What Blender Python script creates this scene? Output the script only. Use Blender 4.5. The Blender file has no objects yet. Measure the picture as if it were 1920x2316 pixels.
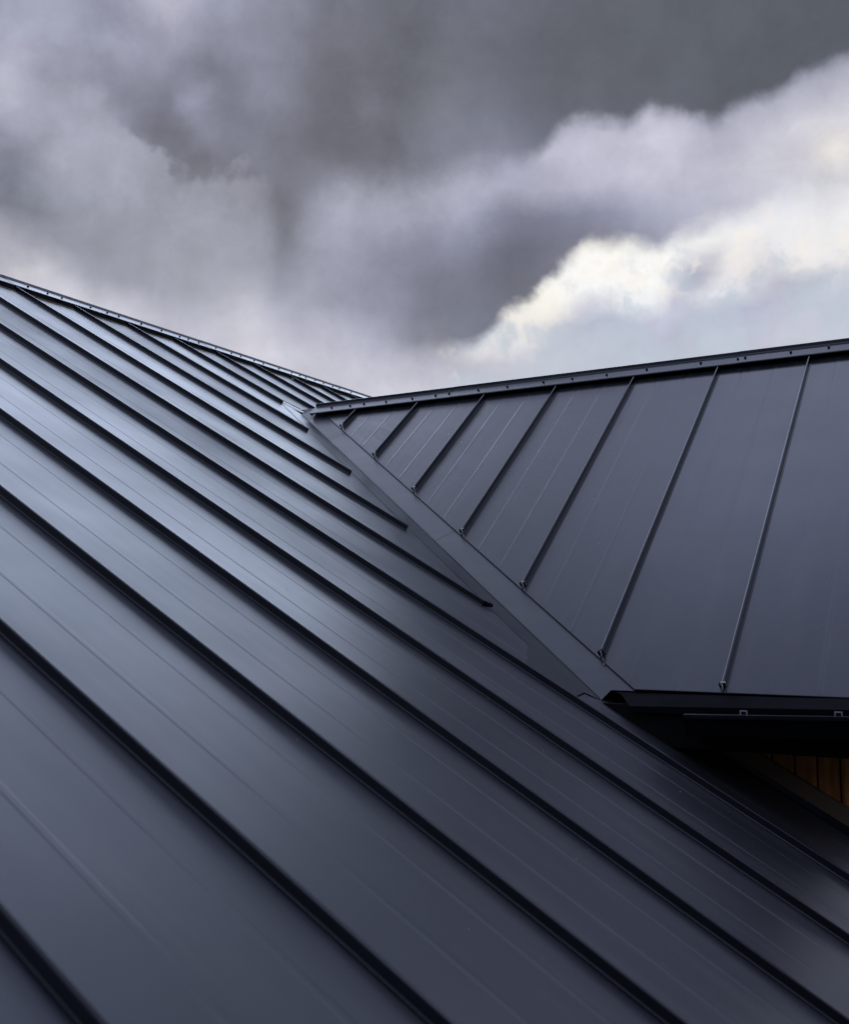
import bpy, bmesh, math, random
from mathutils import Vector, Matrix, noise
random.seed(7)
R = math.radians
S = bpy.context.scene
# ------------------------------------------------------------------ camera
CZ = 5.2                      # eye height above the ground
cam_d = bpy.data.cameras.new("camera")
cam = bpy.data.objects.new("camera", cam_d); S.collection.objects.link(cam)
cam.location = (0, 0, CZ)
cam.rotation_euler = (R(90) + 0.09523, 0.00109, 0)
cam_d.sensor_fit = 'VERTICAL'; cam_d.sensor_height = 36.0; cam_d.sensor_width = 29.84
cam_d.lens = 36.0 * 2315.58 / 2316.0
cam_d.clip_start = 0.05; cam_d.clip_end = 3000
cam_d.dof.use_dof = True; cam_d.dof.focus_distance = 5.2; cam_d.dof.aperture_fstop = 3.8
S.camera = cam
# ------------------------------------------------------------------ light, exposure
S.view_settings.view_transform = 'Standard'; S.view_settings.look = 'None'
S.view_settings.exposure = 0; S.view_settings.gamma = 1
SUN_AZ, SUN_EL = -9.0, 28.0
sd = bpy.data.lights.new("sun", 'SUN'); sd.energy = 1.05; sd.angle = R(40); sd.color = (0.68, 0.79, 1.0)
so = bpy.data.objects.new("sun", sd); S.collection.objects.link(so)
sv = Vector((math.sin(R(SUN_AZ))*math.cos(R(SUN_EL)), math.cos(R(SUN_AZ))*math.cos(R(SUN_EL)), math.sin(R(SUN_EL))))
so.rotation_euler = sv.to_track_quat('Z', 'Y').to_euler()
so.location = sv*30
#SKY0
# ------------------------------------------------------------------ sky: Nishita air, storm clouds laid over it by direction
# cloud chart: tone of the overcast over the rear roof, drawn on a flat chart and resampled to azimuth and elevation
import numpy as np
G=np.array([
[155,158,150,168,148,132,115,108,110,106,100,95,94,96,92,90],
[160,160,150,142,126,128,112,106,108,106,98,95,94,96,92,92],
[168,163,152,134,120,125,108,104,108,104,98,96,96,94,96,104],
[165,168,158,128,122,118,106,106,110,104,98,97,98,98,110,132],
[150,165,165,128,122,122,112,110,122,124,108,104,104,110,150,170],
[138,150,155,150,130,124,125,130,150,150,150,150,150,160,180,200],
[148,150,152,155,160,130,140,145,150,150,150,160,180,205,225,235],
[160,158,152,156,160,140,150,146,142,145,180,230,235,230,228,225],
[205,196,184,178,174,166,174,164,152,172,205,210,210,205,208,210],
[210,206,200,196,194,192,194,190,186,196,208,212,212,210,212,216],
[205,205,200,195,195,195,198,202,205,208,212,214,215,216,218,220]],float)
def bil(G,x,y,dx=128,dy=90):
    fx=np.clip(x/dx,0,G.shape[1]-1.001);fy=np.clip(y/dy,0,G.shape[0]-1.001)
    i=fx.astype(int);j=fy.astype(int);a=fx-i;b=fy-j
    a=a*a*(3-2*a);b=b*b*(3-2*b)
    return (G[j,i]*(1-a)+G[j,i+1]*a)*(1-b)+(G[j+1,i]*(1-a)+G[j+1,i+1]*a)*b
def below(poly,x,y,w):  # smooth 0..1: 1 below polyline y(x)
    px=[p[0] for p in poly];py=[p[1] for p in poly]
    e=np.interp(x,px,py); return 1/(1+np.exp(-(y-e)/w))
def blob(x,y,cx,cy,rx,ry,ang=0,p=1.0):
    c,s=np.cos(np.radians(ang)),np.sin(np.radians(ang))
    u=((x-cx)*c+(y-cy)*s)/rx;v=(-(x-cx)*s+(y-cy)*c)/ry
    return np.exp(-(u*u+v*v)**p)
E1=[(-200,60),(100,100),(193,182),(276,287),(331,347),(441,403),(496,386),(573,380)]
E2=[(700,420),(760,425),(830,430),(960,419),(1015,402),(1180,369),(1247,314),(1318,287),(1456,278),(1473,240),(1517,235),(1533,276),(1622,265),(1704,209),(1787,171),(1920,132),(2200,90)]
E3=[(900,800),(1000,790),(1090,760),(1180,690),(1215,650),(1260,600),(1340,560),(1440,550),(1500,575),(1560,530),(1700,482),(1920,445),(2200,420)]
BLOBS = [
 (380,10,75,45,20,24),(345,165,50,22,5,44),(270,120,20,35,-30,20),(445,235,32,50,-35,42),(480,270,22,30,-35,24),(555,45,120,40,0,14),(630,240,60,45,0,18),(600,150,60,20,-20,16),
 (20,190,50,110,0,16),(70,470,170,60,25,-18),(20,340,60,50,0,-16),(20,575,110,55,25,46),(110,650,130,45,35,24),(250,700,150,45,22,18),(560,700,70,60,60,18),(585,770,110,60,20,14),
 (340,230,130,50,30,-14),(420,310,120,60,40,-20),(300,260,60,40,30,-14),(720,200,90,140,0,-8),(800,330,120,50,0,-6),(830,240,30,40,0,10),
 (585,560,34,150,-4,16),(1130,260,18,24,0,22),(1150,350,10,25,0,24),(1230,275,35,10,0,12),(990,240,140,90,0,4),(655,470,42,110,-3,-16),(720,600,30,150,6,8)]
BAND = [(830,420,90,50,-10,12),(1010,545,35,60,10,8),(930,600,75,110,0,-16),(1640,300,20,50,50,-8),(1620,370,120,40,-10,-6),(1830,350,60,25,-25,-14),(1880,330,60,35,0,28),(1900,430,60,14,-8,-26),
 (1120,600,120,60,-20,-8),(985,700,80,80,0,-12),(900,640,40,120,12,8),(1470,300,60,50,0,8),(1300,330,70,40,0,6),(1180,500,140,40,-10,-6)]
LOW = [(960,783,60,26,0,24),(1085,775,28,22,0,26),(1180,760,60,30,-20,18),(1180,640,40,50,-40,18),(1035,800,34,40,0,-22),(1240,800,90,14,15,16),(1270,605,70,20,-35,10),(1430,560,60,14,-5,10),
 (1590,612,54,30,-30,-85),(1545,660,50,26,-40,-50),(1690,605,55,12,-10,-30),(1780,635,75,18,8,-52),(1850,625,50,10,5,-18),(1400,735,130,24,8,-16),(1600,715,130,30,6,-18),(1300,700,70,18,-20,-14),(1750,690,120,24,4,-10),(1750,560,120,50,0,-6),(1480,640,60,30,0,8),(1660,640,50,10,-8,18),(1760,600,90,8,-6,12)]
def add(L, items, x, y):
    for cx, cy, rx, ry, a, d in items: L = L + d*blob(x, y, cx, cy, rx, ry, a)
    return L
def field_up(x, y): return np.clip(add(bil(G, x, y), BLOBS, x, y), 60, 253)
def field_band(x, y):
    band = 176+np.interp(x, [700, 1000, 1300, 1600, 1920], [-12, 8, 22, 30, 46])
    ye = np.interp(x, [p[0] for p in E2], [p[1] for p in E2]); band = band - np.interp(x, [700, 1200, 1500, 1920], [4, 14, 30, 62])*np.exp(-np.clip(y-ye, 0, 900)/np.interp(x, [1000, 1500, 1920], [50, 60, 75]))
    purple = np.interp(x, [700, 850, 1000, 1150, 1300, 1450, 1600, 1800, 2000], [156, 146, 134, 112, 118, 150, 184, 212, 230])
    k = below([(700, 480), (900, 520), (1050, 500), (1150, 455), (1450, 440), (1600, 420), (1920, 380)], x, y, 26)
    v = add(band*(1-k)+purple*k, BAND, x, y)
    low = np.clip((y-np.interp(x, [600, 880, 1000, 1150], [600, 735, 770, 800]))/90, 0, 1)
    return np.clip(v*(1-low)+bil(G, x, y)*low, 60, 253)
def field_low(x, y):
    hi = np.interp(x, [800, 1000, 1150, 1250, 1400, 1550, 1700, 1920], [200, 210, 236, 254, 254, 250, 240, 240])
    lo = np.interp(x, [800, 1000, 1200, 1400, 1700, 1920], [188, 196, 200, 194, 196, 206])
    k2 = below([(800, 740), (1130, 770), (1230, 715), (1330, 680), (1420, 700), (1520, 715), (1650, 690), (1740, 650), (1920, 640)], x, y, 13)
    return np.clip(add(hi*(1-k2)+lo*k2, LOW, x, y), 60, 254)
def tint(x,y,L):
    d=np.clip((L-80)/60,0,1)
    r=np.interp(L,[80,110,150,190,230,250],[.955,.965,.975,.995,1.01,1.0]);g=np.interp(L,[80,110,150,190,250],[1.0,.995,.995,.995,1.0]);b=np.interp(L,[80,110,150,190,220,250],[1.06,1.12,1.13,1.075,1.03,.99])
    # neutral greenish zones
    n=.6*blob(x,y,250,500,260,120)+.3*blob(x,y,980,200,110,120)+.5*blob(x,y,450,620,260,130)
    b=b-(b-1.05)*np.clip(n,0,1); g=g+.008*np.clip(n,0,1)
    # purple
    p=blob(x,y,1150,560,220,90,-15)+.5*blob(x,y,1250,330,250,60)+.6*blob(x,y,500,200,200,150)
    g=g-.012*np.clip(p,0,1); b=b+.03*np.clip(p,0,1)
    # pale cyan low right
    c=blob(x,y,1500,720,350,60)+.6*blob(x,y,1800,500,200,70)
    r=r-.02*np.clip(c,0,1);b=b+.03*np.clip(c,0,1)
    # warm rims
    w=blob(x,y,1210,690,70,90,-45)+blob(x,y,965,785,70,30)+.8*blob(x,y,1350,560,130,26,-10)+.8*blob(x,y,1880,340,90,60)+.6*blob(x,y,1750,600,130,22)+.5*blob(x,y,40,600,100,50)*.6
    w=np.clip(w,0,1); r=r+.015*w;b=b-.05*w
    return np.stack([L*r,L*g,L*b],-1)
def chart_xy(azd, eld):
    a = np.radians(azd); e = np.radians(eld); c, s = math.cos(.09523), math.sin(.09523)
    x = np.sin(a)*np.cos(e); y = np.cos(a)*np.cos(e); z = np.sin(e)
    f = y*c + z*s; u = -y*s + z*c
    return 960 + 2315.6*x/f, 1158 - 2315.6*u/f
def chart_dir(x, y):
    c, s = math.cos(.09523), math.sin(.09523); u = (1158-y)/2315.6; r = (x-960)/2315.6
    return math.degrees(math.atan2(r, c-u*s)), math.degrees(math.atan2(s+u*c, math.hypot(r, c-u*s)))
def resample(fn, azr, elr, nc, nr):
    gaz, gel = np.meshgrid(np.linspace(*azr, nc), np.linspace(*elr, nr)); acc = 0
    for ox in (-.3, 0, .3):
        for oy in (-.3, 0, .3):
            cx_, cy_ = chart_xy(gaz+ox*(azr[1]-azr[0])/nc, gel+oy*(elr[1]-elr[0])/nr); cy_ = np.clip(cy_, -60, 1000)
            acc = acc + tint(cx_, cy_, fn(cx_, cy_))
    c = np.clip(acc/9, 0, 255)/255
    return np.where(c <= .04045, c/12.92, ((c+.055)/1.055)**2.4)
wd = bpy.data.worlds.new("World"); S.world = wd; wd.use_nodes = True
wd.cycles.sampling_method = 'MANUAL'; wd.cycles.sample_map_resolution = 256
nt = bpy.data.node_groups.new('cloud cover', 'ShaderNodeTree'); NN = nt.nodes; LL = nt.links
nt.interface.new_socket('Color', in_out='OUTPUT', socket_type='NodeSocketColor')
def mth(op, a, b=None, c=None, clamp=False):
    n = NN.new('ShaderNodeMath'); n.operation = op; n.use_clamp = clamp
    for i, v in enumerate((a, b, c)):
        if v is None: continue
        if isinstance(v, (int, float)): n.inputs[i].default_value = v
        else: LL.new(v, n.inputs[i])
    return n.outputs[0]
def mixc(f, a, b, mode='MIX'):
    n = NN.new('ShaderNodeMix'); n.data_type = 'RGBA'; n.blend_type = mode; n.clamp_factor = True
    for i, v in ((0, f), (6, a), (7, b)):
        if isinstance(v, (int, float)): n.inputs[i].default_value = v
        elif isinstance(v, tuple): n.inputs[i].default_value = (*v, 1)
        else: LL.new(v, n.inputs[i])
    return n.outputs[2]
def smooth(v, a, b):
    n = NN.new('ShaderNodeMapRange'); n.interpolation_type = 'SMOOTHSTEP'
    n.inputs[1].default_value = a; n.inputs[2].default_value = b; LL.new(v, n.inputs['Value']); return n.outputs['Result']
tc = NN.new('ShaderNodeTexCoord'); D = tc.outputs['Generated']
def vnoise(scale, detail, vec, rough=.55, color=True):
    n = NN.new('ShaderNodeTexNoise'); n.inputs['Scale'].default_value = scale; n.inputs['Detail'].default_value = detail
    n.inputs['Roughness'].default_value = rough; LL.new(vec, n.inputs['Vector']); return n
def warp(vec, scale, detail, amt):
    n = vnoise(scale, detail, vec)
    s = NN.new('ShaderNodeVectorMath'); s.operation = 'SUBTRACT'; LL.new(n.outputs['Color'], s.inputs[0]); s.inputs[1].default_value = (.5, .5, .5)
    m = NN.new('ShaderNodeVectorMath'); m.operation = 'SCALE'; LL.new(s.outputs[0], m.inputs[0]); m.inputs['Scale'].default_value = amt
    a = NN.new('ShaderNodeVectorMath'); a.operation = 'ADD'; LL.new(vec, a.inputs[0]); LL.new(m.outputs[0], a.inputs[1])
    return a.outputs[0]
def azel(vec):
    sp = NN.new('ShaderNodeSeparateXYZ'); LL.new(vec, sp.inputs[0])
    az = mth('MULTIPLY', mth('ARCTAN2', sp.outputs[0], sp.outputs[1]), 180/math.pi)
    hyp = mth('SQRT', mth('ADD', mth('POWER', sp.outputs[0], 2), mth('POWER', sp.outputs[1], 2)))
    return az, mth('MULTIPLY', mth('ARCTAN2', sp.outputs[2], hyp), 180/math.pi)
P1 = warp(D, 10, 5, .034); P1 = warp(P1, 36, 5, .014)
az, el = azel(P1)
P2 = warp(D, 8, 6, .040); P2 = warp(P2, 26, 7, .028)
az2, el2 = azel(P2)
def table(fn, azr, elr, nc, nr, az, el):
    """smooth colour table over azimuth and elevation: one group of ramps per row"""
    C = resample(fn, azr, elr, nc, nr); halves = [0] if nc <= 32 else [0, nc-32]
    ua = mth('DIVIDE', mth('SUBTRACT', az, azr[0]), azr[1]-azr[0], clamp=True)
    if nc <= 32: f = [ua]
    else: f = [mth('MULTIPLY', ua, (nc-1)/31, clamp=True), mth('DIVIDE', mth('SUBTRACT', ua, (nc-32)/(nc-1)), 31/(nc-1), clamp=True)]
    side = mth('GREATER_THAN', ua, .5); prev = None; step = (elr[1]-elr[0])/(nr-1)
    for j in range(nr):
        rg = bpy.data.node_groups.new('cloud row', 'ShaderNodeTree')
        for nm in ('A', 'B'): rg.interface.new_socket(nm, in_out='INPUT', socket_type='NodeSocketFloat'); rg.interface.new_socket(nm, in_out='OUTPUT', socket_type='NodeSocketColor')
        gi = rg.nodes.new('NodeGroupInput'); gq = rg.nodes.new('NodeGroupOutput')
        for q_, lo in enumerate(halves):
            m = min(nc, 32); cs = [tuple(float(v) for v in C[j, lo+i]) for i in range(m)]
            r = rg.nodes.new('ShaderNodeValToRGB'); r.color_ramp.interpolation = 'CARDINAL'
            E = r.color_ramp.elements; E[0].color = (*cs[0], 1); E[1].color = (*cs[m-1], 1)
            for i in range(1, m-1): E.new(i/(m-1)).color = (*cs[i], 1)
            rg.links.new(gi.outputs[q_], r.inputs[0]); rg.links.new(r.outputs[0], gq.inputs[q_])
        gr = NN.new('ShaderNodeGroup'); gr.node_tree = rg
        for q_ in range(len(halves)): LL.new(f[q_], gr.inputs[q_])
        c = gr.outputs[0] if nc <= 32 else mixc(side, gr.outputs[0], gr.outputs[1])
        if prev is None: prev = c
        else:
            n = NN.new('ShaderNodeMapRange'); n.inputs[1].default_value = elr[0]+step*(j-1); n.inputs[2].default_value = elr[0]+step*j; LL.new(el, n.inputs['Value'])
            prev = mixc(n.outputs['Result'], prev, c)
    return prev
def edge(poly, azr, az, el, wnear, wfar, wlo, whi):
    """soft ragged cloud base: 0 above the line, 1 below it"""
    pts = sorted(chart_dir(x, y) for x, y in poly); xs = [p[0] for p in pts]; ys = [p[1] for p in pts]
    rg = bpy.data.node_groups.new('cloud base', 'ShaderNodeTree')
    rg.interface.new_socket('A', in_out='INPUT', socket_type='NodeSocketFloat'); rg.interface.new_socket('B', in_out='OUTPUT', socket_type='NodeSocketColor')
    gi = rg.nodes.new('NodeGroupInput'); gq = rg.nodes.new('NodeGroupOutput'); r = rg.nodes.new('ShaderNodeValToRGB'); r.color_ramp.interpolation = 'LINEAR'
    E = r.color_ramp.elements
    val = lambda i: (float(np.interp(azr[0]+(azr[1]-azr[0])*i/31, xs, ys))-5)/35
    E[0].color = (val(0),)*3+(1,); E[1].color = (val(31),)*3+(1,)
    for i in range(1, 31): E.new(i/31).color = (val(i),)*3+(1,)
    rg.links.new(gi.outputs[0], r.inputs[0]); rg.links.new(r.outputs[0], gq.inputs[0])
    gr = NN.new('ShaderNodeGroup'); gr.node_tree = rg
    LL.new(mth('DIVIDE', mth('SUBTRACT', az, azr[0]), azr[1]-azr[0], clamp=True), gr.inputs[0])
    e = mth('ADD', mth('MULTIPLY', gr.outputs[0], 35.0), 5.0)
    wn_ = NN.new('ShaderNodeMapRange'); wn_.inputs[1].default_value = wlo; wn_.inputs[2].default_value = whi; wn_.inputs[3].default_value = wnear; wn_.inputs[4].default_value = wfar
    LL.new(az, wn_.inputs['Value'])
    d = mth('DIVIDE', mth('SUBTRACT', e, el), wn_.outputs['Result'])
    return smooth(d, -.5, .5), d
upper = table(field_up, (-27, 27), (11, 36.5), 62, 17, az, el)
band = table(field_band, (-9, 27), (12, 31), 32, 13, az, el)
lowc = table(field_low, (-4, 27), (9, 23.5), 32, 16, az2, el2)
nb = vnoise(16, 6, D, .6)
el3 = mth('ADD', el2, mth('MULTIPLY', mth('SUBTRACT', nb.outputs['Fac'], .5), 4.5))
m1, d1 = edge(E1, (-27, -8), az2, el3, .9, .9, -27, 0)
f1 = mth('MULTIPLY', m1, mth('MULTIPLY', smooth(el, 15.5, 21.5), mth('MULTIPLY', smooth(az, -21.5, -16.5), mth('SUBTRACT', 1.0, smooth(az, -10.5, -8.3)))))
upper = mixc(mth('MULTIPLY', f1, .85), upper, (.335, .35, .43))
m2, d2 = edge(E2, (-9, 27), az2, mth('ADD', el2, mth('MULTIPLY', mth('SUBTRACT', nb.outputs['Fac'], .5), 1.5)), 3.6, 1.3, -6, 8)
m2 = mth('MULTIPLY', m2, smooth(az, -8.5, -4.0))
m3, d3 = edge(E3, (-3, 27), az2, el2, 1.0, 2.3, 5, 22)
m3 = mth('MULTIPLY', m3, smooth(az, -.8, 3.2))
rim = mth('MULTIPLY', mth('SUBTRACT', 1.0, smooth(mth('ABSOLUTE', mth('SUBTRACT', d3, .55)), .0, 1.3)), mth('MULTIPLY', m3, .20))
lowc = mixc(rim, lowc, (.95, .90, .82))
n6 = vnoise(22, 8, P2, .62)
thin = mth('ADD', n6.outputs['Fac'], mth('MULTIPLY', mth('SUBTRACT', 17.0, el2), .035))
lowc = mixc(mth('MULTIPLY', smooth(thin, .46, .66), .60), lowc, (.50, .575, .66))
n7 = vnoise(30, 6, P1, .6)
lowc = mixc(mth('MULTIPLY', smooth(n7.outputs['Fac'], .54, .64), mth('MULTIPLY', .5, mth('SUBTRACT', 1.0, smooth(d3, .6, 2.6)))), lowc, (.93, .86, .78))
seen = mixc(m3, mixc(m2, upper, band), lowc)
# billow detail and rain streaks inside the clouds
n1 = vnoise(15, 9, P2, .66); n2 = vnoise(5, 5, D, .5)
det = mth('ADD', mth('MULTIPLY', mth('SUBTRACT', n1.outputs['Fac'], .5), .62), mth('MULTIPLY', mth('SUBTRACT', n2.outputs['Fac'], .5), .20))
n5 = vnoise(10, 7, P1, .6)
mot = mth('MULTIPLY', mth('SUBTRACT', 1.0, smooth(az, -2, 8)), mth('MULTIPLY', smooth(el, 17, 23), .95))
det = mth('ADD', det, mth('MULTIPLY', mth('SUBTRACT', n5.outputs['Fac'], .52), mot))
st = NN.new('ShaderNodeCombineXYZ'); LL.new(mth('MULTIPLY', az, .42), st.inputs[0]); LL.new(mth('MULTIPLY', el, .055), st.inputs[1])
n4 = vnoise(1, 4, st.outputs[0], .5)
det = mth('ADD', det, mth('MULTIPLY', mth('SUBTRACT', n4.outputs['Fac'], .5), mth('MULTIPLY', mth('SUBTRACT', 1.0, smooth(el, 18, 25)), .22)))
det = mth('ADD', mth('MULTIPLY', det, mth('SUBTRACT', 1.0, mth('MULTIPLY', m3, .45))), .99)
cb = NN.new('ShaderNodeCombineXYZ'); [LL.new(det, cb.inputs[i]) for i in range(3)]
seen = mixc(1.0, seen, cb.outputs[0], 'MULTIPLY')
# unseen sky overhead and behind: zone brightness shaped for the reflections in the roofs
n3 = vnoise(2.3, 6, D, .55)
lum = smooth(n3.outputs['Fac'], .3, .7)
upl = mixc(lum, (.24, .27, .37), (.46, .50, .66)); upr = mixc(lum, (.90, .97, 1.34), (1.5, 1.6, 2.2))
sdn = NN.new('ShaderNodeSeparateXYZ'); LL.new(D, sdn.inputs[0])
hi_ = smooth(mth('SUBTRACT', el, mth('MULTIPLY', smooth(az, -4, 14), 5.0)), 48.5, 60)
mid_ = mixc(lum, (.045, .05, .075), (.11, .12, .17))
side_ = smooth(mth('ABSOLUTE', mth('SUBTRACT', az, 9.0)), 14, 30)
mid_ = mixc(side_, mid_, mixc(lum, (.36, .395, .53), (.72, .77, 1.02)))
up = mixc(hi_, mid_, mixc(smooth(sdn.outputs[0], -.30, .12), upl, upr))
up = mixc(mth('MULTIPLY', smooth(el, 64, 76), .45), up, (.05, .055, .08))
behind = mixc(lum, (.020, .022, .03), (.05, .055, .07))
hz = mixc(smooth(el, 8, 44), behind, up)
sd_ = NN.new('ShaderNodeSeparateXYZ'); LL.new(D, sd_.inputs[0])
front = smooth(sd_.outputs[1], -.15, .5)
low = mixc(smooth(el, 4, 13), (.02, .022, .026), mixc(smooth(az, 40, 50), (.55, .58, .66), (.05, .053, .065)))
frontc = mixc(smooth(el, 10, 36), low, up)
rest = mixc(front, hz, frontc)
aabs = mth('ABSOLUTE', az)
inwin = mth('MULTIPLY', mth('SUBTRACT', 1.0, smooth(aabs, 24.8, 30)), mth('MULTIPLY', smooth(el, 5.5, 8.5), mth('SUBTRACT', 1.0, smooth(el, 33.5, 38))))
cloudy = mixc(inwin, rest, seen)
air = NN.new('ShaderNodeTexSky'); air.sky_type = 'NISHITA'; air.sun_disc = False
air.sun_elevation = R(SUN_EL); air.sun_rotation = R(SUN_AZ)
sc_ = NN.new('ShaderNodeVectorMath'); sc_.operation = 'SCALE'; LL.new(air.outputs[0], sc_.inputs[0]); sc_.inputs['Scale'].default_value = .06
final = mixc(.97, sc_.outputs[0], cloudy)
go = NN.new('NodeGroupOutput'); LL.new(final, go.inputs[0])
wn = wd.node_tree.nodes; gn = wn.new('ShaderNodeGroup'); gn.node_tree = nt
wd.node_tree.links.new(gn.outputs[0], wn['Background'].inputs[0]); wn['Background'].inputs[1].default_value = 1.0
#SKY1
# ------------------------------------------------------------------ layout frame (measured; 1 unit of h/t = one seam spacing)
AZ = 2.62193
hA = Vector((math.cos(AZ), math.sin(AZ), 0)); tA = Vector((math.sin(AZ), -math.cos(AZ), 0)); ZZ = Vector((0, 0, 1))
U = 0.5                       # metres per unit
KA, KB = 0.568857, 0.773674   # slopes of the two roofs
E_ = 0.0273                   # seam height, metres
lA = math.hypot(1, KA); lB = math.hypot(1, KB)
CA = -2.152017*U - E_*lA; CB = -6.298346*U - E_*lB      # pan planes, metres above the eye
T0, S0 = 8.898863, 7.825482
nA = (ZZ - KA*hA).normalized(); nB = (ZZ - KB*tA).normalized()
dA = (hA + KA*ZZ).normalized(); dB = (tA + KB*ZZ).normalized()
def W(h, t, z): return hA*(h*U) + tA*(t*U) + ZZ*(z + CZ)          # h,t in units, z in metres above the eye
def PA(h, t, n=0.0): return W(h, t, CA + KA*h*U) + nA*n
def PB(h, t, n=0.0): return W(h, t, CB + KB*t*U) + nB*n
def vh(t, na=0.0, nb=0.0): return (CB + nb*lB + KB*t*U - CA - na*lA)/(KA*U)   # valley h at t
def vt(h): return (CA + KA*h*U - CB)/(KB*U)
RIDGE_A = 11.83; RIDGE_B = 12.06; LOW_A = -3.0; EAVE_B = 7.47; END_B = .45; WALL = 8.0
# ------------------------------------------------------------------ helpers
def link(name, bm, mat, parent=None, smooth=False):
    me = bpy.data.meshes.new(name); bmesh.ops.recalc_face_normals(bm, faces=bm.faces) if not smooth else None
    bm.to_mesh(me); bm.free()
    if mat: me.materials.append(mat)
    o = bpy.data.objects.new(name, me); S.collection.objects.link(o)
    if parent:
        o.parent = parent
        o.matrix_parent_inverse = Matrix.Translation(-root_loc(parent))
    return o
def root_loc(p):
    v = Vector((0, 0, 0))
    while p is not None:
        v += p.location; p = p.parent if p.type == 'EMPTY' else None
    return v
def child(name, bm, mat, parent, top):   # parent may be a mesh part whose origin is the world origin
    me = bpy.data.meshes.new(name); bmesh.ops.recalc_face_normals(bm, faces=bm.faces)
    bm.to_mesh(me); bm.free(); me.materials.append(mat)
    o = bpy.data.objects.new(name, me); S.collection.objects.link(o); o.parent = parent
    return o
def empty(name, loc, label, cat, group=None):
    o = bpy.data.objects.new(name, None); S.collection.objects.link(o); o.location = loc
    o['label'] = label; o['category'] = cat
    if group: o['group'] = group
    return o
def loft(bm, rows, closed=False, caps=False):
    """rows: list of equal-length lists of points; quads between neighbours"""
    V = [[bm.verts.new(p) for p in r] for r in rows]
    n = len(rows[0])
    for a, b in zip(V, V[1:]):
        for i in range(n if closed else n-1):
            j = (i+1) % n
            bm.faces.new((a[i], a[j], b[j], b[i]))
    if caps:
        bm.faces.new(V[0]); bm.faces.new(V[-1])
    return V
def prism(bm, poly, vec):
    """poly (list of world points) extruded along vec, closed"""
    loft(bm, [poly, [p+vec for p in poly]], closed=True, caps=True)
def beam(bm, a, b, u, v, w, h):
    """box from a to b, spanning w along u and h along v (centred on the line)"""
    q = [u*(-w/2)+v*(-h/2), u*(w/2)+v*(-h/2), u*(w/2)+v*(h/2), u*(-w/2)+v*(h/2)]
    loft(bm, [[a+k for k in q], [b+k for k in q]], closed=True, caps=True)
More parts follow.
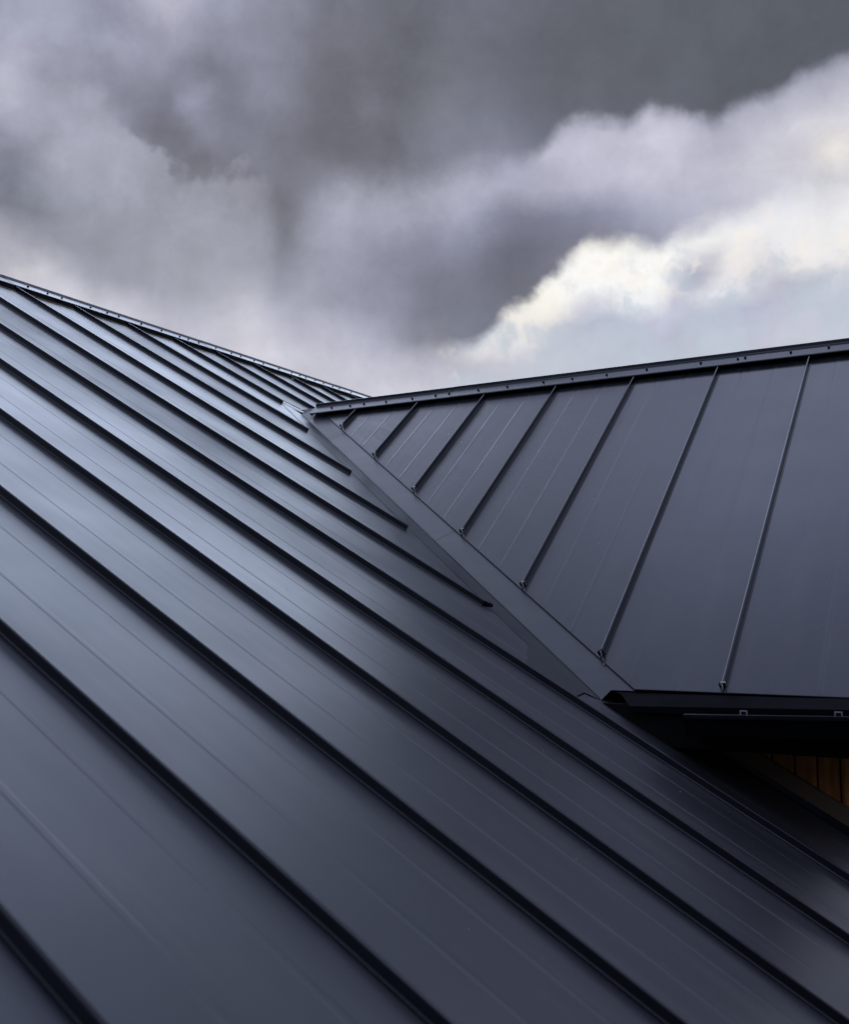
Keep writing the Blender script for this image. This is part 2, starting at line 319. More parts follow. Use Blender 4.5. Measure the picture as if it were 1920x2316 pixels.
# ------------------------------------------------------------------ materials
def nodes(name):
    m = bpy.data.materials.new(name); m.use_nodes = True
    nt = m.node_tree; bs = nt.nodes['Principled BSDF']
    return m, nt, bs
def painted(name, col, rough, spec=0.5, bump=0.0, axis=None, metallic=0.0, var=0.12):
    m, nt, bs = nodes(name); N = nt.nodes; L = nt.links
    bs.inputs['Base Color'].default_value = (*col, 1); bs.inputs['Roughness'].default_value = rough
    bs.inputs['Specular IOR Level'].default_value = spec; bs.inputs['Specular Tint'].default_value = (.80, .86, 1.0, 1) if col[0] < .03 else (1, 1, 1, 1); bs.inputs['Metallic'].default_value = metallic
    tc = N.new('ShaderNodeTexCoord')
    ns = N.new('ShaderNodeTexNoise'); ns.inputs['Scale'].default_value = 1.7; ns.inputs['Detail'].default_value = 5
    L.new(tc.outputs['Object'], ns.inputs['Vector'])
    mr = N.new('ShaderNodeMapRange'); mr.inputs[1].default_value = .3; mr.inputs[2].default_value = .7
    mr.inputs[3].default_value = rough*(1-var); mr.inputs[4].default_value = rough*(1+var)
    L.new(ns.outputs['Fac'], mr.inputs['Value']); L.new(mr.outputs['Result'], bs.inputs['Roughness'])
    # dust: fine speckle in colour
    n2 = N.new('ShaderNodeTexNoise'); n2.inputs['Scale'].default_value = 9; n2.inputs['Detail'].default_value = 8
    L.new(tc.outputs['Object'], n2.inputs['Vector'])
    mx = N.new('ShaderNodeMix'); mx.data_type = 'RGBA'
    mx.inputs[6].default_value = (*[c*.85 for c in col], 1); mx.inputs[7].default_value = (*[c*1.2+.002 for c in col], 1)
    L.new(n2.outputs['Fac'], mx.inputs[0]); L.new(mx.outputs[2], bs.inputs['Base Color'])
    if bump:
        # slow waviness of thin sheet, stretched along the sheet, plus very fine coating grain
        mp = N.new('ShaderNodeVectorMath'); mp.operation = 'DOT_PRODUCT'; mp.inputs[1].default_value = axis[0]
        mq = N.new('ShaderNodeVectorMath'); mq.operation = 'DOT_PRODUCT'; mq.inputs[1].default_value = axis[1]
        L.new(tc.outputs['Object'], mp.inputs[0]); L.new(tc.outputs['Object'], mq.inputs[0])
        cb = N.new('ShaderNodeCombineXYZ')
        a = N.new('ShaderNodeMath'); a.operation = 'MULTIPLY'; a.inputs[1].default_value = 0.9; L.new(mp.outputs['Value'], a.inputs[0])
        b = N.new('ShaderNodeMath'); b.operation = 'MULTIPLY'; b.inputs[1].default_value = 4.5; L.new(mq.outputs['Value'], b.inputs[0])
        L.new(a.outputs[0], cb.inputs[0]); L.new(b.outputs[0], cb.inputs[1])
        nw = N.new('ShaderNodeTexNoise'); nw.inputs['Scale'].default_value = 1.0; nw.inputs['Detail'].default_value = 2
        L.new(cb.outputs[0], nw.inputs['Vector'])
        b1 = N.new('ShaderNodeBump'); b1.inputs['Strength'].default_value = 1.0; b1.inputs['Distance'].default_value = bump
        L.new(nw.outputs['Fac'], b1.inputs['Height'])
        L.new(b1.outputs[0], bs.inputs['Normal'])
    if axis and bump:      # faint dried water marks and dust lying along the fall of the sheet
        c2 = N.new('ShaderNodeCombineXYZ')
        for k_, sc2 in ((0, 1.1), (1, 9.0)):
            mu = N.new('ShaderNodeMath'); mu.operation = 'MULTIPLY'; mu.inputs[1].default_value = sc2
            L.new((mp, mq)[k_].outputs['Value'], mu.inputs[0]); L.new(mu.outputs[0], c2.inputs[k_])
        nd = N.new('ShaderNodeTexNoise'); nd.inputs['Scale'].default_value = 1; nd.inputs['Detail'].default_value = 8; nd.inputs['Roughness'].default_value = .65
        L.new(c2.outputs[0], nd.inputs['Vector'])
        rd = N.new('ShaderNodeMapRange'); rd.inputs[1].default_value = .5; rd.inputs[2].default_value = .78; rd.inputs[3].default_value = 0; rd.inputs[4].default_value = .35
        L.new(nd.outputs['Fac'], rd.inputs['Value'])
        md = N.new('ShaderNodeMix'); md.data_type = 'RGBA'; md.inputs[7].default_value = (.075, .070, .064, 1)
        L.new(rd.outputs['Result'], md.inputs[0]); L.new(mx.outputs[2], md.inputs[6]); L.new(md.outputs[2], bs.inputs['Base Color'])
    if axis:      # every sheet comes off the coil slightly different
        oi = N.new('ShaderNodeObjectInfo'); mv = N.new('ShaderNodeMapRange'); mv.inputs[3].default_value = .86; mv.inputs[4].default_value = 1.16
        L.new(oi.outputs['Random'], mv.inputs['Value'])
        mm = N.new('ShaderNodeMath'); mm.operation = 'MULTIPLY'; L.new(mr.outputs['Result'], mm.inputs[0]); L.new(mv.outputs['Result'], mm.inputs[1])
        L.new(mm.outputs[0], bs.inputs['Roughness'])
    return m
PAINT = (0.013, 0.0145, 0.020)
M_panA = painted("charcoal coated steel, main roof", PAINT, .40, 1.0, .0034, (dA, tA))
M_panB = painted("charcoal coated steel, rear roof", PAINT, .25, .95, .0022, (dB, hA))
M_flash = painted("charcoal flashing", PAINT, .34, 1.0, .0016, (dA, tA))
M_seam = painted("charcoal seam steel", (0.005, 0.006, 0.009), .22, .55)
M_cap = painted("charcoal ridge cap steel", PAINT, .22, .95, .0008, (dA, tA))
M_capA = painted("charcoal ridge cap steel, main roof", PAINT, .36, .95, .0008, (dA, tA))
M_dark = painted("black closure foam and gap shade", (0.006, 0.006, 0.006), .9, .1)  # also colours the strips that stand in for shaded gaps
M_gut = painted("black gutter steel", (0.005, 0.0055, 0.008), .5, .15)
M_apron = painted("black eave trim", (0.0035, 0.0035, 0.006), .75, .06)
M_screw = painted("dark screw steel", (0.006, 0.007, 0.012), .4, .5)
M_zinc = painted("bare zinc clip", (0.6, 0.57, 0.52), .38, .5, metallic=1.0)
M_galv = painted("grey galvanised hanger", (0.38, 0.41, 0.5), .5, .5, metallic=.3)
M_galvf = painted("pale brown fold line", (0.055, 0.05, 0.045), .5, .4)  # lighter brownish tone of the raised line along the valley fold
M_seal = painted("tan sealant and foil edge", (0.12, 0.085, 0.045), .6)
M_body = painted("dark render", (0.05, 0.048, 0.045), .9, .2)
M_soff = painted("black soffit", (0.006, 0.006, 0.007), .8, .1)
M_trim = painted("brown stained board", (0.15, 0.105, 0.07), .6, .4)
M_leaf = painted("dry leaf", (0.42, 0.27, 0.14), .7)
def wood():
    m, nt, bs = nodes("orange brown stained pine"); N = nt.nodes; L = nt.links
    tc = N.new('ShaderNodeTexCoord'); mp = N.new('ShaderNodeMapping'); mp.inputs['Scale'].default_value = (14, 14, 1.1)
    L.new(tc.outputs['Object'], mp.inputs[0])
    n = N.new('ShaderNodeTexNoise'); n.inputs['Scale'].default_value = 2.2; n.inputs['Detail'].default_value = 6; n.inputs['Distortion'].default_value = 1.2
    L.new(mp.outputs[0], n.inputs['Vector'])
    r = N.new('ShaderNodeValToRGB'); r.color_ramp.elements[0].position = .35; r.color_ramp.elements[1].position = .68
    r.color_ramp.elements[0].color = (.30, .085, .018, 1); r.color_ramp.elements[1].color = (.66, .24, .055, 1)
    L.new(n.outputs['Fac'], r.inputs[0])
    dt = N.new('ShaderNodeVectorMath'); dt.operation = 'DOT_PRODUCT'; dt.inputs[1].default_value = hA; L.new(tc.outputs['Object'], dt.inputs[0])
    m1_ = N.new('ShaderNodeMath'); m1_.operation = 'DIVIDE'; m1_.inputs[1].default_value = .157*U; L.new(dt.outputs['Value'], m1_.inputs[0])
    m2_ = N.new('ShaderNodeMath'); m2_.operation = 'FLOOR'; L.new(m1_.outputs[0], m2_.inputs[0])
    wn_ = N.new('ShaderNodeTexWhiteNoise'); wn_.noise_dimensions = '1D'; L.new(m2_.outputs[0], wn_.inputs['W'])
    mr_ = N.new('ShaderNodeMapRange'); mr_.inputs[3].default_value = .65; mr_.inputs[4].default_value = 1.15; L.new(wn_.outputs['Value'], mr_.inputs['Value'])
    ms = N.new('ShaderNodeVectorMath'); ms.operation = 'SCALE'; L.new(r.outputs[0], ms.inputs[0]); L.new(mr_.outputs['Result'], ms.inputs['Scale'])
    L.new(ms.outputs[0], bs.inputs['Base Color'])
    bs.inputs['Roughness'].default_value = .55
    return m
M_wood = wood()
def ground_mat():
    m, nt, bs = nodes("grass"); N = nt.nodes; L = nt.links
    n = N.new('ShaderNodeTexNoise'); n.inputs['Scale'].default_value = .4; n.inputs['Detail'].default_value = 8
    tc = N.new('ShaderNodeTexCoord'); L.new(tc.outputs['Object'], n.inputs['Vector'])
    r = N.new('ShaderNodeValToRGB'); r.color_ramp.elements[0].color = (.02, .03, .012, 1); r.color_ramp.elements[1].color = (.05, .06, .025, 1)
    L.new(n.outputs['Fac'], r.inputs[0]); L.new(r.outputs[0], bs.inputs['Base Color']); bs.inputs['Roughness'].default_value = .95
    return m
# ------------------------------------------------------------------ ground
bm = bmesh.new(); g = 1500
vs = [bm.verts.new((x, y, 0)) for x, y in ((-g, -g), (g, -g), (g, g), (-g, g))]; bm.faces.new(vs)
o = link('ground', bm, ground_mat()); o['kind'] = 'structure'
# ------------------------------------------------------------------ the two roofs
mainw = empty('house_wing', W(2, 6, 0)*1.0 - Vector((0, 0, CZ)), 'near house wing with a long charcoal seamed roof slope filling the left and bottom', 'house wing')
rearw = empty('house_wing', W(3, 11, 0)*1.0 - Vector((0, 0, CZ)), 'rear house wing with a steeper seamed roof, gutter and wood boards under its eave', 'house wing')
PEN = [(.27, .018), (.63, .018)]
def pan_cols(lo, hi, pens, first, rise=.0008):
    """cross-section offsets (unit coordinate, height m, is_pencil)"""
    c = [(lo, 0.0, 0)]
    for f, hw in pens:
        p = first(f)
        for dx, z in ((-.019, 0), (-.013, rise), (.013, rise), (.019, 0)):
            c.append((p+dx, z, z > 0))
    c.append((hi, 0.0, 0)); c.sort(key=lambda a: a[0])
    return c
# --- main roof: seams at t = T0-k
GAP = .012
def wobble(a, b, seed): return 0.0011*noise.noise(Vector((a*.9, b*1.7, seed)))
SEAM_A = [(-.012, 0), (-.0115, .0022), (-.0062, .0026), (-.0050, .0045), (-.0042, .0245), (-.0030, .0268), (-.001, .0275), (.0022, .0275), (.004, .0265), (.005, .024), (.0056, .002), (.009, 0)]
def seam_rows(P, fixed, a0, a1, prof, sgn, along_first):
    rows = []
    n = max(2, int(abs(a1-a0)/0.8))
    for i in range(n+1):
        a = a0+(a1-a0)*i/n
        wv = 0.0011*noise.noise(Vector((a*.8, fixed*3.1, 4.0)))
        row = []
        for x, z in prof:
            u = fixed + (sgn*x+wv)/U
            row.append(P(a, u, z) if along_first else P(u, a, z))
        rows.append(row)
    return rows
ks = list(range(10, -13, -1))
def top_end(t): return 0.392
for k in ks:
    ts = T0-k
    # pan between seam k and seam k-1 (t from ts to ts+1)
    lo, hi = ts, ts+1
    cols = pan_cols(lo+.004, hi-.004, PEN, lambda f: hi-f)
    clipped = lo > 7.5 and lo < 15.8
    if lo < 7.5 < hi: cols = [c for c in cols if c[0] < 7.99] + ([(7.985, 0, 0)] if hi > 8 else [])
    bm = bmesh.new(); rows = []
    NS = 14
    for t, z, pen in cols:
        row = []
        if clipped:
            tv = t if t < RIDGE_B else 2*RIDGE_B-t      # beyond the rear ridge the valley mirrors
            b = vh(tv)
            hs = [b+.18, b+.36, b+.41]
        else:
            hs = [LOW_A, LOW_A+.1, LOW_A+.2]
        top = RIDGE_A-.19
        hs += [hs[-1]+(top-hs[-1])*i/NS for i in range(1, NS+1)]
        for j, h in enumerate(hs):
            zz = z
            if clipped and j < 2: zz = 0
            row.append(PA(h, t, zz + wobble(h, t, k)*(0 if j < 3 else 1)))
        rows.append(row)
    loft(bm, rows)
    o = link('roof_panel', bm, M_panA, mainw)
    # seam
    if k == 10: continue
    if ts < 7.3:
        a0 = LOW_A
    elif 7.6 < ts < 16.5:
        tv = ts if ts < RIDGE_B else 2*RIDGE_B-ts
        a0 = vh(tv)+.505
        if abs(ts-11.899) < .01: a0 = vh(tv)+.347
    else: a0 = LOW_A
    bm = bmesh.new()
    V = loft(bm, seam_rows(PA, ts, a0, RIDGE_A-.2, SEAM_A, 1, True))
    bm.faces.new(V[0])
    sm = link('standing_seam', bm, M_seam, mainw)
    if abs(ts-7.899) < .01:          # crumpled, folded-back tail of this seam at the valley
        bm = bmesh.new()
        a = PA(a0, ts, .0); d = (-dA)
        r1 = [a+tA*(-.006)+nA*.002, a+tA*(-.006)+nA*.028, a+tA*.006+nA*.028, a+tA*.006+nA*.002]
        c = a+d*.014+tA*.022
        r2 = [c+tA*-.010+nA*.002, c+tA*-.012+nA*.024, c+tA*.000+nA*.027, c+tA*.004+nA*.004]
        c = a+d*.022+tA*.048
        r3 = [c+tA*-.003+nA*.006, c+tA*-.006+nA*.021, c+tA*.004+nA*.018, c+tA*.006+nA*.008]
        loft(bm, [r1, r2, r3], closed=True, caps=True)
        child('folded_tab', bm, M_seam, sm, mainw)
# other side of the main roof
bm = bmesh.new()
loft(bm, [[PA(RIDGE_A-.1, t, 0) for t in (-1.1, 21.8)], [W(2*RIDGE_A+3, t, CA+KA*(-3)*U) for t in (-1.1, 21.8)]])
o = link('far_roof_slope', bm, M_panA, mainw)
# --- rear roof: seams at h = S0-m
SEAM_B = [(x, z) for x, z in SEAM_A]
CAPLIP_B = 11.79
for m_ in range(-1, 8):
    hs_ = S0-m_                      # seam position, pan spans hs_-1..hs_
    lo, hi = max(hs_-1, END_B), hs_
    if lo >= hi: continue
    cols = pan_cols(lo+.004, hi-.004, [(.3, .018), (.645, .018)], lambda f: hs_-f, .00045)
    bm = bmesh.new(); rows = []; edge = []
    top = CAPLIP_B+.12
    hmax = vh(top)-.385
    cols = [c for c in cols if c[0] < hmax]
    if cols[-1][0] < hi-.01: cols.append((hmax, 0, 0))
    # make sure the corner where the valley edge meets the eave is a column
    hc = vh(EAVE_B)-.385
    if lo < hc < hi: cols.append((hc, 0, 0)); cols.sort(key=lambda a: a[0])
    for h, z, pen in cols:
        t0 = max(EAVE_B, vt(h+.385))
        row = [PB(h, t0, 0), PB(h, t0+.04, z)]
        NS = 10
        row += [PB(h, t0+.04+(top-t0-.04)*i/NS, z+wobble(h, t0+i*.3, m_+40)) for i in range(1, NS+1)]
        rows.append([PB(h, t0+.012, -.0075), PB(h, t0-.001, -.0070), PB(h, t0-.002, -.001)] + row)
    loft(bm, rows)
    link('roof_panel', bm, M_panB, rearw)
    if m_ < 0: continue
    t0 = max(EAVE_B-.0, vt(hs_+.385))
    bm = bmesh.new()
    V = loft(bm, seam_rows(PB, hs_, t0+.06, CAPLIP_B+.1, SEAM_B, -1, False) if False else
             [[PB(hs_ + (x*1.0 + 0.0009*noise.noise(Vector((a*.8, hs_*2, 9))))/U, a, z) for x, z in SEAM_B]
              for a in [t0+.05+(CAPLIP_B+.1-t0-.05)*i/8 for i in range(9)]])
    bm.faces.new(V[0])
    sm = link('standing_seam', bm, M_seam, rearw)
    # torn bare-metal end of the seam
    bm = bmesh.new()
    b = PB(hs_, t0+.02, 0); rr = random.Random(m_)
    s1 = rr.uniform(.8, 1.2)
    pts = [b+hA*x+dB*y+nB*z for x, y, z in ((-.009, .018, .003), (-.010, .010, .020*s1), (-.008, .016, .0275), (.006, .016, .0275), (.009, .008, .022*s1), (.0075, .012, .004))]
    q = [p - dB*rr.uniform(.004, .011) + hA*rr.uniform(-.002, .002) for p in pts]
    loft(bm, [pts, q], closed=False)
    for v in (bm.verts[:] if False else []): pass
    bmesh.ops.solidify(bm, geom=bm.faces[:], thickness=.0012)
    child('seam_end_tab', bm, M_seam if m_ == 5 else M_zinc, sm, rearw)
    # dark folded tongue on the left of the end
    bm = bmesh.new()
    beam(bm, b+hA*(.011)+nB*.002+dB*.012, b+hA*(.013)+nB*.026+dB*.006, dB, hA, .016, .002)
    child('seam_end_fold', bm, M_seam, sm, rearw)
# far slope of the rear roof
bm = bmesh.new()
loft(bm, [[W(h, RIDGE_B, CB+KB*RIDGE_B*U-.01) for h in (END_B, 9.0)], [W(h, 2*RIDGE_B-7.4, CB+KB*7.4*U) for h in (END_B, 3.0)]])
link('far_roof_slope', bm, M_panB, rearw)
# ------------------------------------------------------------------ valley flashing, three lapped lengths
FB = -.008; FA = .0012
def fold(t): return vh(t, FA, FB)
cuts = [7.6, 9.22, 11.24, 11.93]
for i in range(3):
    ta, tb = cuts[i], cuts[i+1]
    lift = .0007*i
    bm = bmesh.new(); rows = []
    nseg = 10
    for j in range(nseg+1):
        t = ta+(tb-ta)*j/nseg
        if i > 0: t -= .06*(1-j/nseg)
        f = fold(t)
        sk = 0.0
        # run of the sheet: main-roof half, fold, rear-roof half (skewed so laps sit square to the valley)
        ra = [PA(f+d, t-sk*d, FA+lift) for d in ((.395, .3, .2, .1, .02))]
        fo = PA(f, t, FA+lift)
        def pb(d):            # d = distance up the rear roof from the valley, in units of t, shifted back along the valley
            tt_ = t + d*.55; hh = fold(tt_) - d*KB/KA*1.0
            return PB(hh, tt_, FB+lift)
        rb = [pb(d) for d in (.015, .1, .2, .3, .42)]
        rows.append(ra+[fo]+rb)
    loft(bm, rows)
    if i == 2:
        pass
    o = link('valley_flashing', bm, M_flash, rearw)
bm = bmesh.new(); rows = []
for j in range(25):
    t = 7.40+(11.92-7.40)*j/24; c = PA(fold(t), t, FA+.0012); k = nA+nB
    wig = .0006*noise.noise(Vector((t*3, 1, 5)))
    rows.append([c+(nA-nB)*-.0016, c+k*(.0011+wig), c+(nA-nB)*.0016])
loft(bm, rows); link('fold_crease', bm, M_galvf, rearw)
# foot of the valley: one folded sheet cut to the tip, its edge just clear of the main roof pan
def pbv(t, d, lift=0.0):
    tt_ = t+d*.55; return PB(fold(tt_)-d*KB/KA, tt_, FB+lift)
bm = bmesh.new()
fo = PA(fold(7.6), 7.6, FA); tip = PA(fold(7.388), 7.388, FA)
bl = [tip, PB(2.66, 7.466, FB), PB(2.33, 7.466, FB)] + [pbv(7.6, d) for d in (.42, .3, .2, .1, .015)] + [fo]
al = [tip, PA(2.802, 7.27, .0055), PA(2.787, 7.10, .0035), PA(2.85, 6.925, .0016), PA(3.1, 6.925, FA), PA(fold(7.6)+.395, 7.6, FA), PA(fold(7.6)+.2, 7.6, FA), fo]
bm.faces.new([bm.verts.new(p) for p in bl]); bm.faces.new([bm.verts.new(p) for p in al])
bmesh.ops.triangulate(bm, faces=bm.faces[:]); bmesh.ops.remove_doubles(bm, verts=bm.verts[:], dist=.0001)
link('valley_flashing', bm, M_flash, rearw)
bm = bmesh.new()      # black strip standing in for the shaded gap under the foot's edge
loft(bm, [[tip, PA(2.802, 7.27, .0055), PA(2.787, 7.10, .0035), PA(2.85, 6.94, .0016)], [PA(fold(7.388)-.01, 7.388, .0), PA(2.794, 7.27, .0003), PA(2.779, 7.10, .0003), PA(2.846, 6.94, .0003)]])
link('flashing_gap_shade', bm, M_dark, rearw)
# head of the valley under the end of the rear ridge cap
bm = bmesh.new()
tpt = PA(fold(11.93), 11.93, FA)
hd = [PA(fold(11.75), 11.75, FA+.0022), tpt, PB(8.90, 12.02, .0), PB(8.68, 12.03, .003), PB(8.45, 12.02, .003), PB(8.2, 11.85, -.004), pbv(11.6, .3, .002)]
bm.faces.new([bm.verts.new(p) for p in hd]); bmesh.ops.triangulate(bm, faces=bm.faces[:])
link('flashing_head', bm, M_flash, rearw)
# torn corner of the flashing beside the last cut seam: two standing edges coloured black as gap shade, and the sliver between
bm = bmesh.new()
up_ = [(9.47, 12.00), (9.43, 12.10), (9.40, 12.20), (9.29, 12.25), (9.18, 12.31)]; uh = (.001, .005, .0035, .0055, .004)
lo_ = [(9.47, 12.00), (9.31, 11.98), (9.19, 11.93), (9.08, 11.925), (9.02, 12.03)]; lh = (.001, .003, .0025, .0025, .003)
for pts, hh in ((up_, uh), (lo_, lh)):
    loft(bm, [[PA(a, b, .0005) for a, b in pts], [PA(a, b, c) for (a, b), c in zip(pts, hh)]])
link('torn_gap_shade', bm, M_dark, rearw)
bm = bmesh.new()
loft(bm, [[PA(9.40, 12.07, .002), PA(9.34, 12.16, .002), PA(9.16, 12.26, .002)], [PA(9.35, 12.03, .002), PA(9.25, 12.05, .002), PA(9.09, 12.16, .002)]])
link('bare_sheet_sliver', bm, M_flash, rearw)
# ------------------------------------------------------------------ ridge caps
def screw_mesh():
    bm = bmesh.new()
    bmesh.ops.create_cone(bm, cap_ends=True, segments=16, radius1=.0085, radius2=.0075, depth=.003, matrix=Matrix.Translation((0, 0, .0015)))
    bmesh.ops.create_cone(bm, cap_ends=True, segments=6, radius1=.0062, radius2=.0056, depth=.0075, matrix=Matrix.Translation((0, 0, .0067)))
    me = bpy.data.meshes.new('screw'); bm.to_mesh(me); bm.free(); me.materials.append(M_screw); return me
SCREW = screw_mesh()
def put_screw(parent, p, n):
    o = bpy.data.objects.new('screw', SCREW); S.collection.objects.link(o); o.parent = parent
    q = n.to_track_quat('Z', 'Y'); o.location = p; o.rotation_euler = q.to_euler()
    o.rotation_euler.rotate_axis('Z', random.uniform(0, 1))
def cap(P, axisU, n, along, segs, lip, foldc, ridge, outw, parent, mat, screws, scr_pos, sl, lean):
    """P(along, cross, n) -> point. Flange runs lip..foldc at normal height, riser, flat top across the ridge, mirrored beyond."""
    NH = E_+.0035
    for i, (a, b) in enumerate(segs):
        lift = .0012*i + 0.0
        bm = bmesh.new(); rows = []
        ns = max(2, int(abs(b-a)/.7))
        for j in range(ns+1):
            s = a+(b-a)*j/ns
            wv = .0012*noise.noise(Vector((s*1.1, 3, foldc)))
            lipin = P(s, lip+.05, NH-.004+lift+wv)
            l0 = P(s, lip, NH-.009+lift+wv); l1 = P(s, lip-.004, NH-.001+lift+wv); l2 = P(s, lip+.004, NH+.0015+lift+wv)
            mid = P(s, (lip+foldc)/2, NH+.0012+lift+wv*.4)
            f = P(s, foldc, NH+.001+lift); f2 = P(s, foldc+.006, NH+.0045+lift)
            r1 = f2 + ZZ*.0185 + outw*lean; r2 = r1 + outw*.003 + ZZ*.0012
            far = P(s, foldc, NH+lift) + outw*(2*(ridge-foldc)*U); far1 = far+ZZ*.0045; far2 = far1+ZZ*.0205
            dn = far + outw*.08 - ZZ*.08*sl
            rows.append([lipin, l0, l1, l2, mid, f, f2, r1, r2, far2, far1, dn])
        loft(bm, rows)
        ob = link('ridge_cap', bm, mat, parent)
        for s in screws:
            if min(a, b) <= s < max(a, b):
                pos = P(s, scr_pos + random.uniform(-.012, .012), NH+.001+lift)
                sc = bpy.data.objects.new('screw', SCREW); S.collection.objects.link(sc); sc.parent = ob
                sc.location = pos; sc.rotation_euler = n.to_track_quat('Z', 'Y').to_euler()
        yield ob
screwsA = [9.2, 9.52, 9.78, 10.3, 10.61, 10.85, 11.3, 11.75, 12.15, 12.35, 12.61, 13.04, 13.42, 13.67, 14.05, 14.32, 14.76, 15.14, 15.41, 15.57, 15.9, 16.16, 16.47, 16.7, 17.13, 17.89, 8.7, 8.2, 18.4, 18.9]
screwsB = [8.29, 7.97, 7.74, 7.37, 6.95, 6.59, 6.39, 5.95, 5.53, 5.03, 4.64, 4.19, 3.69, 3.04, 2.61, 2.53, 2.03, 1.63, 1.2, .8]
LIP_A, FOLD_A = 11.43, 11.68
LIP_B, FOLD_B = 11.79, 11.945
capsA = list(cap(lambda s, c, n: PA(c, s, n), tA, nA, 't', [(4.0, 8.97), (8.9, 12.86), (12.8, 16.88), (16.82, 21.8)], LIP_A, FOLD_A, RIDGE_A, hA, mainw, M_capA, screwsA, 11.56, KA, .013))
capsB = list(cap(lambda s, c, n: PB(s, c, n), hA, nB, 'h', [(8.62, 6.3), (6.34, 2.57), (2.61, END_B)], LIP_B, FOLD_B, RIDGE_B, tA, rearw, M_cap, screwsB, 11.87, KB, .0))
# closures below the caps
bm = bmesh.new(); rows = []
bmt = bmesh.new(); trow = []
t = 3.0
while t < 21.8:
    ph = (T0-t) % 1.0
    j = .035*math.sin(ph*9)*random.uniform(.4, 1) + random.uniform(-.02, .02)
    hh = 11.40 - .02 + j*.6 - (.03 if ph < .25 else 0)
    rows.append([PA(hh, t, .001), PA(hh+.06, t, E_+.002), PA(11.7, t, E_+.002)])
    trow.append([PA(hh-.012, t, .0012), PA(hh-.006, t, .0042), PA(hh+.006, t, .004)])
    t += .11
loft(bm, rows); link('closure_strip', bm, M_dark, mainw)
loft(bmt, trow); link('sealant_bead', bmt, M_seal, mainw)
bm = bmesh.new(); rows = []
for i in range(42):
    h = 8.6-i*.2
    rows.append([PB(h, LIP_B+.10, .0), PB(h, LIP_B+.105, E_+.001), PB(h, FOLD_B, E_+.001)])
loft(bm, rows); link('closure_strip', bm, M_dark, rearw)
bm = bmesh.new()      # end of the rear cap
prism(bm, [PB(8.62, LIP_B+.02, .004), PB(8.62, LIP_B+.02, E_), PB(8.62, FOLD_B, E_+.003), PB(8.62, FOLD_B, 0)], -hA*.004)
link('cap_end_plate', bm, M_dark, rearw)
# ------------------------------------------------------------------ eave of the rear roof: apron, gutter, fascia, soffit
EX0, EX1 = 2.45, END_B
bm = bmesh.new()
zE = CB+KB*EAVE_B*U
ap = []
for h in (2.57, 1.4, .8, EX1):
    ap.append([W(h+(.05 if h > 2 else 0), EAVE_B+.03, zE-.012), W(h+(.05 if h > 2 else 0), EAVE_B-.004, zE-.014), W(h, 7.44, -.628*U+.02*(2.57-h)*U), W(h-(.11 if h > 2 else 0), 7.30, (-.70+.026*(2.57-h))*U), W(h-(.11 if h > 2 else 0), 7.30, -.70*U-.02)])
loft(bm, ap); link('eave_flashing', bm, M_apron, rearw)
LIPZ = -.70*U
def fall(h): return (-.688-(h-.94)*.0345+.70)*U      # the gutter runs slightly downhill to its left end
GH0 = 1.99
prof = [(7.32, LIPZ-.012), (7.315, LIPZ-.062), (7.29, LIPZ-.070), (7.10, LIPZ-.072), (7.07, LIPZ-.066), (7.052, LIPZ-.004), (7.040, LIPZ+.002), (7.028, LIPZ+.000), (7.024, LIPZ-.008)]
bm = bmesh.new()
rows = [[W(h, t, z+fall(h)) for t, z in prof] for h in (GH0, 1.2, .8, EX1)]
V = loft(bm, rows); bm.faces.new(V[0][:7])
bmesh.ops.solidify(bm, geom=bm.faces[:], thickness=.0012)
gut = link('gutter', bm, M_gut, rearw)
bm = bmesh.new(); rows = []
for h in (GH0, 1.2, EX1): rows.append([W(h, 7.040, LIPZ+.0045+fall(h))+tA*(.0022*math.cos(a))+ZZ*(.0022*math.sin(a)) for a in [k*math.pi/4 for k in range(8)]])
loft(bm, rows, closed=True, caps=True)
child('gutter_lip', bm, M_seam, gut, rearw)
for h in (1.592, 1.0, .41):
    bm = bmesh.new()
    c = W(h, 7.055, LIPZ+.001+fall(h))
    w = .0105
    for sx in (-1, 1):
        beam(bm, c+hA*(sx*w)-ZZ*.002, c+hA*(sx*w)+ZZ*.0175, hA, tA, .0028, .004)
    beam(bm, c+hA*(-w-.0014)+ZZ*.0175, c+hA*(w+.0014)+ZZ*.0175, ZZ, tA, .003, .004)
    child('gutter_hanger', bm, M_galv, gut, rearw)
bm = bmesh.new()
beam(bm, W(EX0+.6, 7.36, -.835*U), W(EX1, 7.36, -.835*U), tA, ZZ, .02, .145)
link('fascia', bm, M_soff, rearw)
bm = bmesh.new()
beam(bm, W(EX0+.8, 7.70, -.955*U), W(EX1, 7.70, -.955*U), tA, ZZ, .33, .012)
link('soffit', bm, M_soff, rearw)
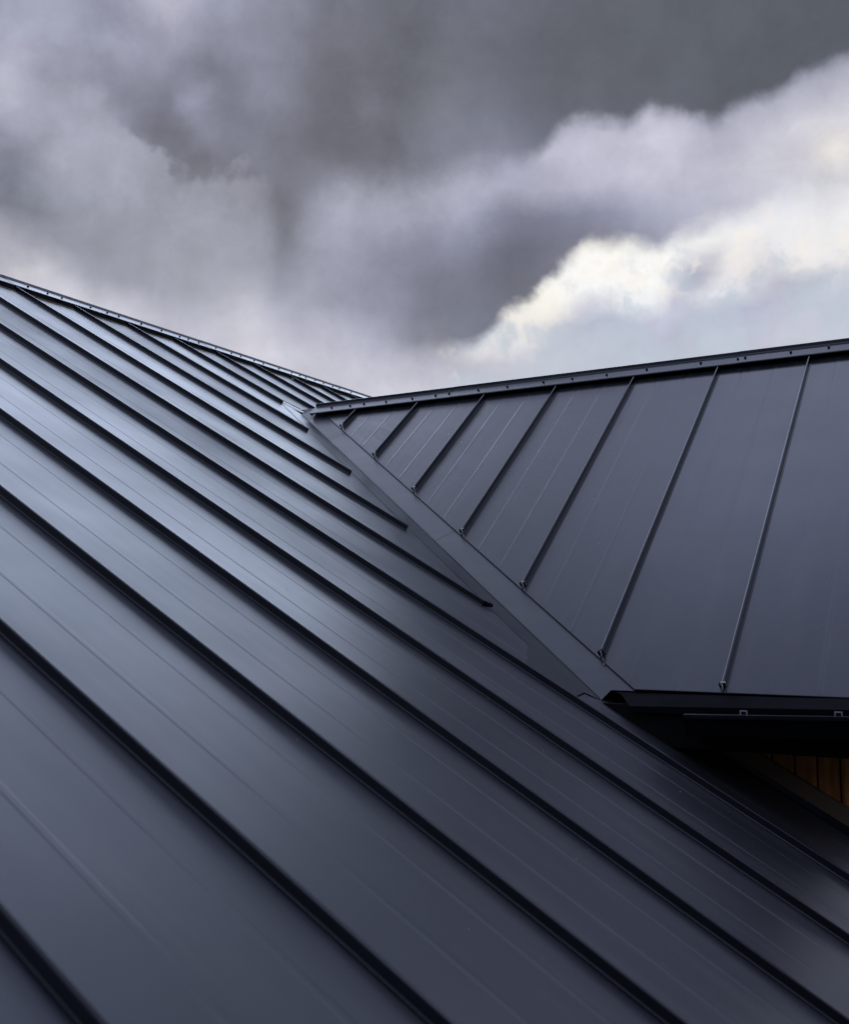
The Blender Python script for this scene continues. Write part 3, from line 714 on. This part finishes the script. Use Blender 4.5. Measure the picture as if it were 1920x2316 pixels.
# wood clad wall, one mesh of boards
bm = bmesh.new()
h = 2.5
PW = .157
wallz = lambda h: CA+KA*h*U
hb = 1.450+PW*7
while hb > EX1+.4:
    g_ = .0035/U
    for _ in (0,):
        a = W(hb-g_, WALL, wallz(hb)-.05); 
        q = [W(hb-g_, WALL, wallz(hb)-.1), W(hb-PW+g_, WALL, wallz(hb)-.25), W(hb-PW+g_, WALL, -.962*U), W(hb-g_, WALL, -.962*U)]
        prism(bm, q, tA*.018)
    hb -= PW
bmesh.ops.bevel(bm, geom=[e for e in bm.edges if abs((e.verts[0].co-e.verts[1].co).normalized().z) > .95], offset=.002, segments=1)
link('wood_cladding', bm, M_wood, rearw)
bm = bmesh.new()      # body of the rear wing behind the cladding
def boxhz(bm, h0, h1, t0, t1, z0, z1):
    q = [W(h0, t0, z0), W(h1, t0, z0), W(h1, t1, z0), W(h0, t1, z0)]
    loft(bm, [q, [p+ZZ*(z1-z0) for p in q]], closed=True, caps=True)
boxhz(bm, EX1+.4, 2.45, WALL+.045, 2*RIDGE_B-WALL, -CZ, -1.0*U)
link('wall', bm, M_body, rearw)
bm = bmesh.new()      # gable above the wall at the end of the rear wing
prism(bm, [W(EX1+.35, 7.6, -.95*U), W(EX1+.35, RIDGE_B, CB+KB*RIDGE_B*U-.03), W(EX1+.35, 2*RIDGE_B-7.6, -.95*U)], hA*.1)
link('gable', bm, M_wood, rearw)
bm = bmesh.new()      # verge board along the open end of the rear roof
prism(bm, [PB(END_B, 7.45, -.004), PB(END_B, RIDGE_B, -.004), PB(END_B, RIDGE_B, -.16), PB(END_B, 7.45, -.16)], hA*.03)
link('verge_board', bm, M_soff, rearw)
# sloping trim board and step flashing where the main roof dies into that wall
bm = bmesh.new()
sa, sb = 2.3, EX1+.3
def wl(h, dz, dt): return W(h, WALL+dt/U, wallz(h)+dz)
q = lambda h: [wl(h, .019, -.024), wl(h, .091, -.024), wl(h, .094, -.018), wl(h, .094, -.001), wl(h, .019, -.001)]
loft(bm, [q(sa), q(sb)], closed=True, caps=True)
link('trim_board', bm, M_trim, rearw)
bm = bmesh.new()
q = lambda h: [wl(h, -.002, -.075), wl(h, .001, -.040), wl(h, .004, -.028), wl(h, .030, -.026)]
loft(bm, [q(sa), q(sb)])
link('step_flashing', bm, M_seam, rearw)
# ------------------------------------------------------------------ body of the main wing
bm = bmesh.new()
boxhz(bm, LOW_A+1.2, 2*RIDGE_A-LOW_A-1.2, -.6, 21.2, -CZ, CA+KA*(LOW_A+1.2)*U-.02)
link('wall', bm, M_body, mainw)
for t in (-.6, 21.1):
    bm = bmesh.new()
    prism(bm, [W(LOW_A+1.2, t, CA+KA*(LOW_A+1.2)*U-.03), W(RIDGE_A, t, CA+KA*RIDGE_A*U-.05), W(2*RIDGE_A-LOW_A-1.2, t, CA+KA*(LOW_A+1.2)*U-.03)], tA*.05)
    link('gable', bm, M_body, mainw)
bm = bmesh.new()
beam(bm, W(LOW_A+.05, -1.0, CA+KA*LOW_A*U-.08), W(LOW_A+.05, 7.9, CA+KA*LOW_A*U-.08), hA, ZZ, .03, .15)
link('fascia', bm, M_soff, mainw)
# ------------------------------------------------------------------ small loose things
def leaf(p, n, size, seed, label, cat='leaf', mat=None, name='dry_leaf', rot=0.0):
    r = random.Random(seed); bm = bmesh.new()
    u = n.orthogonal().normalized(); u = Matrix.Rotation(rot, 3, n) @ u; v = n.cross(u)
    L = [(-1, 0, .1), (-.5, .42, .5), (.2, .5, .25), (.8, .22, .5), (1.1, 0, .2), (.75, -.25, .05), (.1, -.45, .35), (-.6, -.3, .0)]
    c = bm.verts.new((u*0 + n*size*.12))
    vs = [bm.verts.new(u*(x*size*r.uniform(.8, 1.1)) + v*(y*size*r.uniform(.8, 1.2)) + n*(z*size)) for x, y, z in L]
    for a, b in zip(vs, vs[1:]+vs[:1]): bm.faces.new((c, a, b))
    bmesh.ops.solidify(bm, geom=bm.faces[:], thickness=.0004)
    o = link(name, bm, mat or M_leaf); o.location = p
    o['label'] = label; o['category'] = cat
    return o
leaf(PB(2.791, 7.69, -.004), nB, .008, 1, 'tiny curled tan leaf on the valley flashing below a rear roof seam end', rot=.6)
leaf(PA(3.10, 7.03, .004), nA, .010, 2, 'crumpled brown leaf bit beside the last near seam at the foot of the valley', rot=1.9)
leaf(PA(fold(9.24)+.03, 9.2, .004), nA, .009, 3, 'straw coloured leaf shred lying in the valley fold by the flashing lap', rot=.3)
leaf(PA(2.9, 5.862, .003), nA, .0045, 4, 'tiny tan seed husk beside a near roof seam at lower centre', rot=.9)
leaf(PA(6.2, 6.86, .003), nA, .006, 5, 'small pale leaf crumb beside a near roof seam, left of the upper valley', rot=2.2)
# small bright piece of foil tape tucked under the main ridge cap
bm = bmesh.new(); beam(bm, PA(11.30, 14.86, .009), PA(11.28, 15.03, .009), dA, nA, .02, .008)
bmesh.ops.bevel(bm, geom=bm.edges[:], offset=.0015, segments=1)
M_off = painted("cream foil tape", (.75, .74, .62), .6)
o = link('foil_tape', bm, M_off); o['label'] = 'small cream coloured piece of foil tape poking out below the near ridge cap'; o['category'] = 'offcut'
# pale dust flecks
bm = bmesh.new(); r = random.Random(11)
for i in range(170):
    if r.random() < .6:
        h, t = r.uniform(-.5, 7), r.uniform(3, 7.3); c = PA(h, t, .0012); n = nA
    else:
        h, t = r.uniform(.9, 6), r.uniform(7.6, 11.5)
        if h > vh(t)-.45: continue
        c = PB(h, t, .0014); n = nB
    u = n.orthogonal().normalized(); v = n.cross(u); s = r.uniform(.0006, .0019)
    ps = [c+u*(s*math.cos(a))*r.uniform(.5, 1.3)+v*(s*math.sin(a))*r.uniform(.5, 1.3) for a in (0, 1.3, 2.6, 3.9, 5.2)]
    loft(bm, [ps, [p+n*.0008 for p in ps]], closed=True, caps=True)
o = link('dust_flecks', bm, painted("pale dust", (.45, .42, .38), .8)); o['kind'] = 'stuff'
o['label'] = 'scattered pale dust flecks on the roof panels'; o['category'] = 'dust'
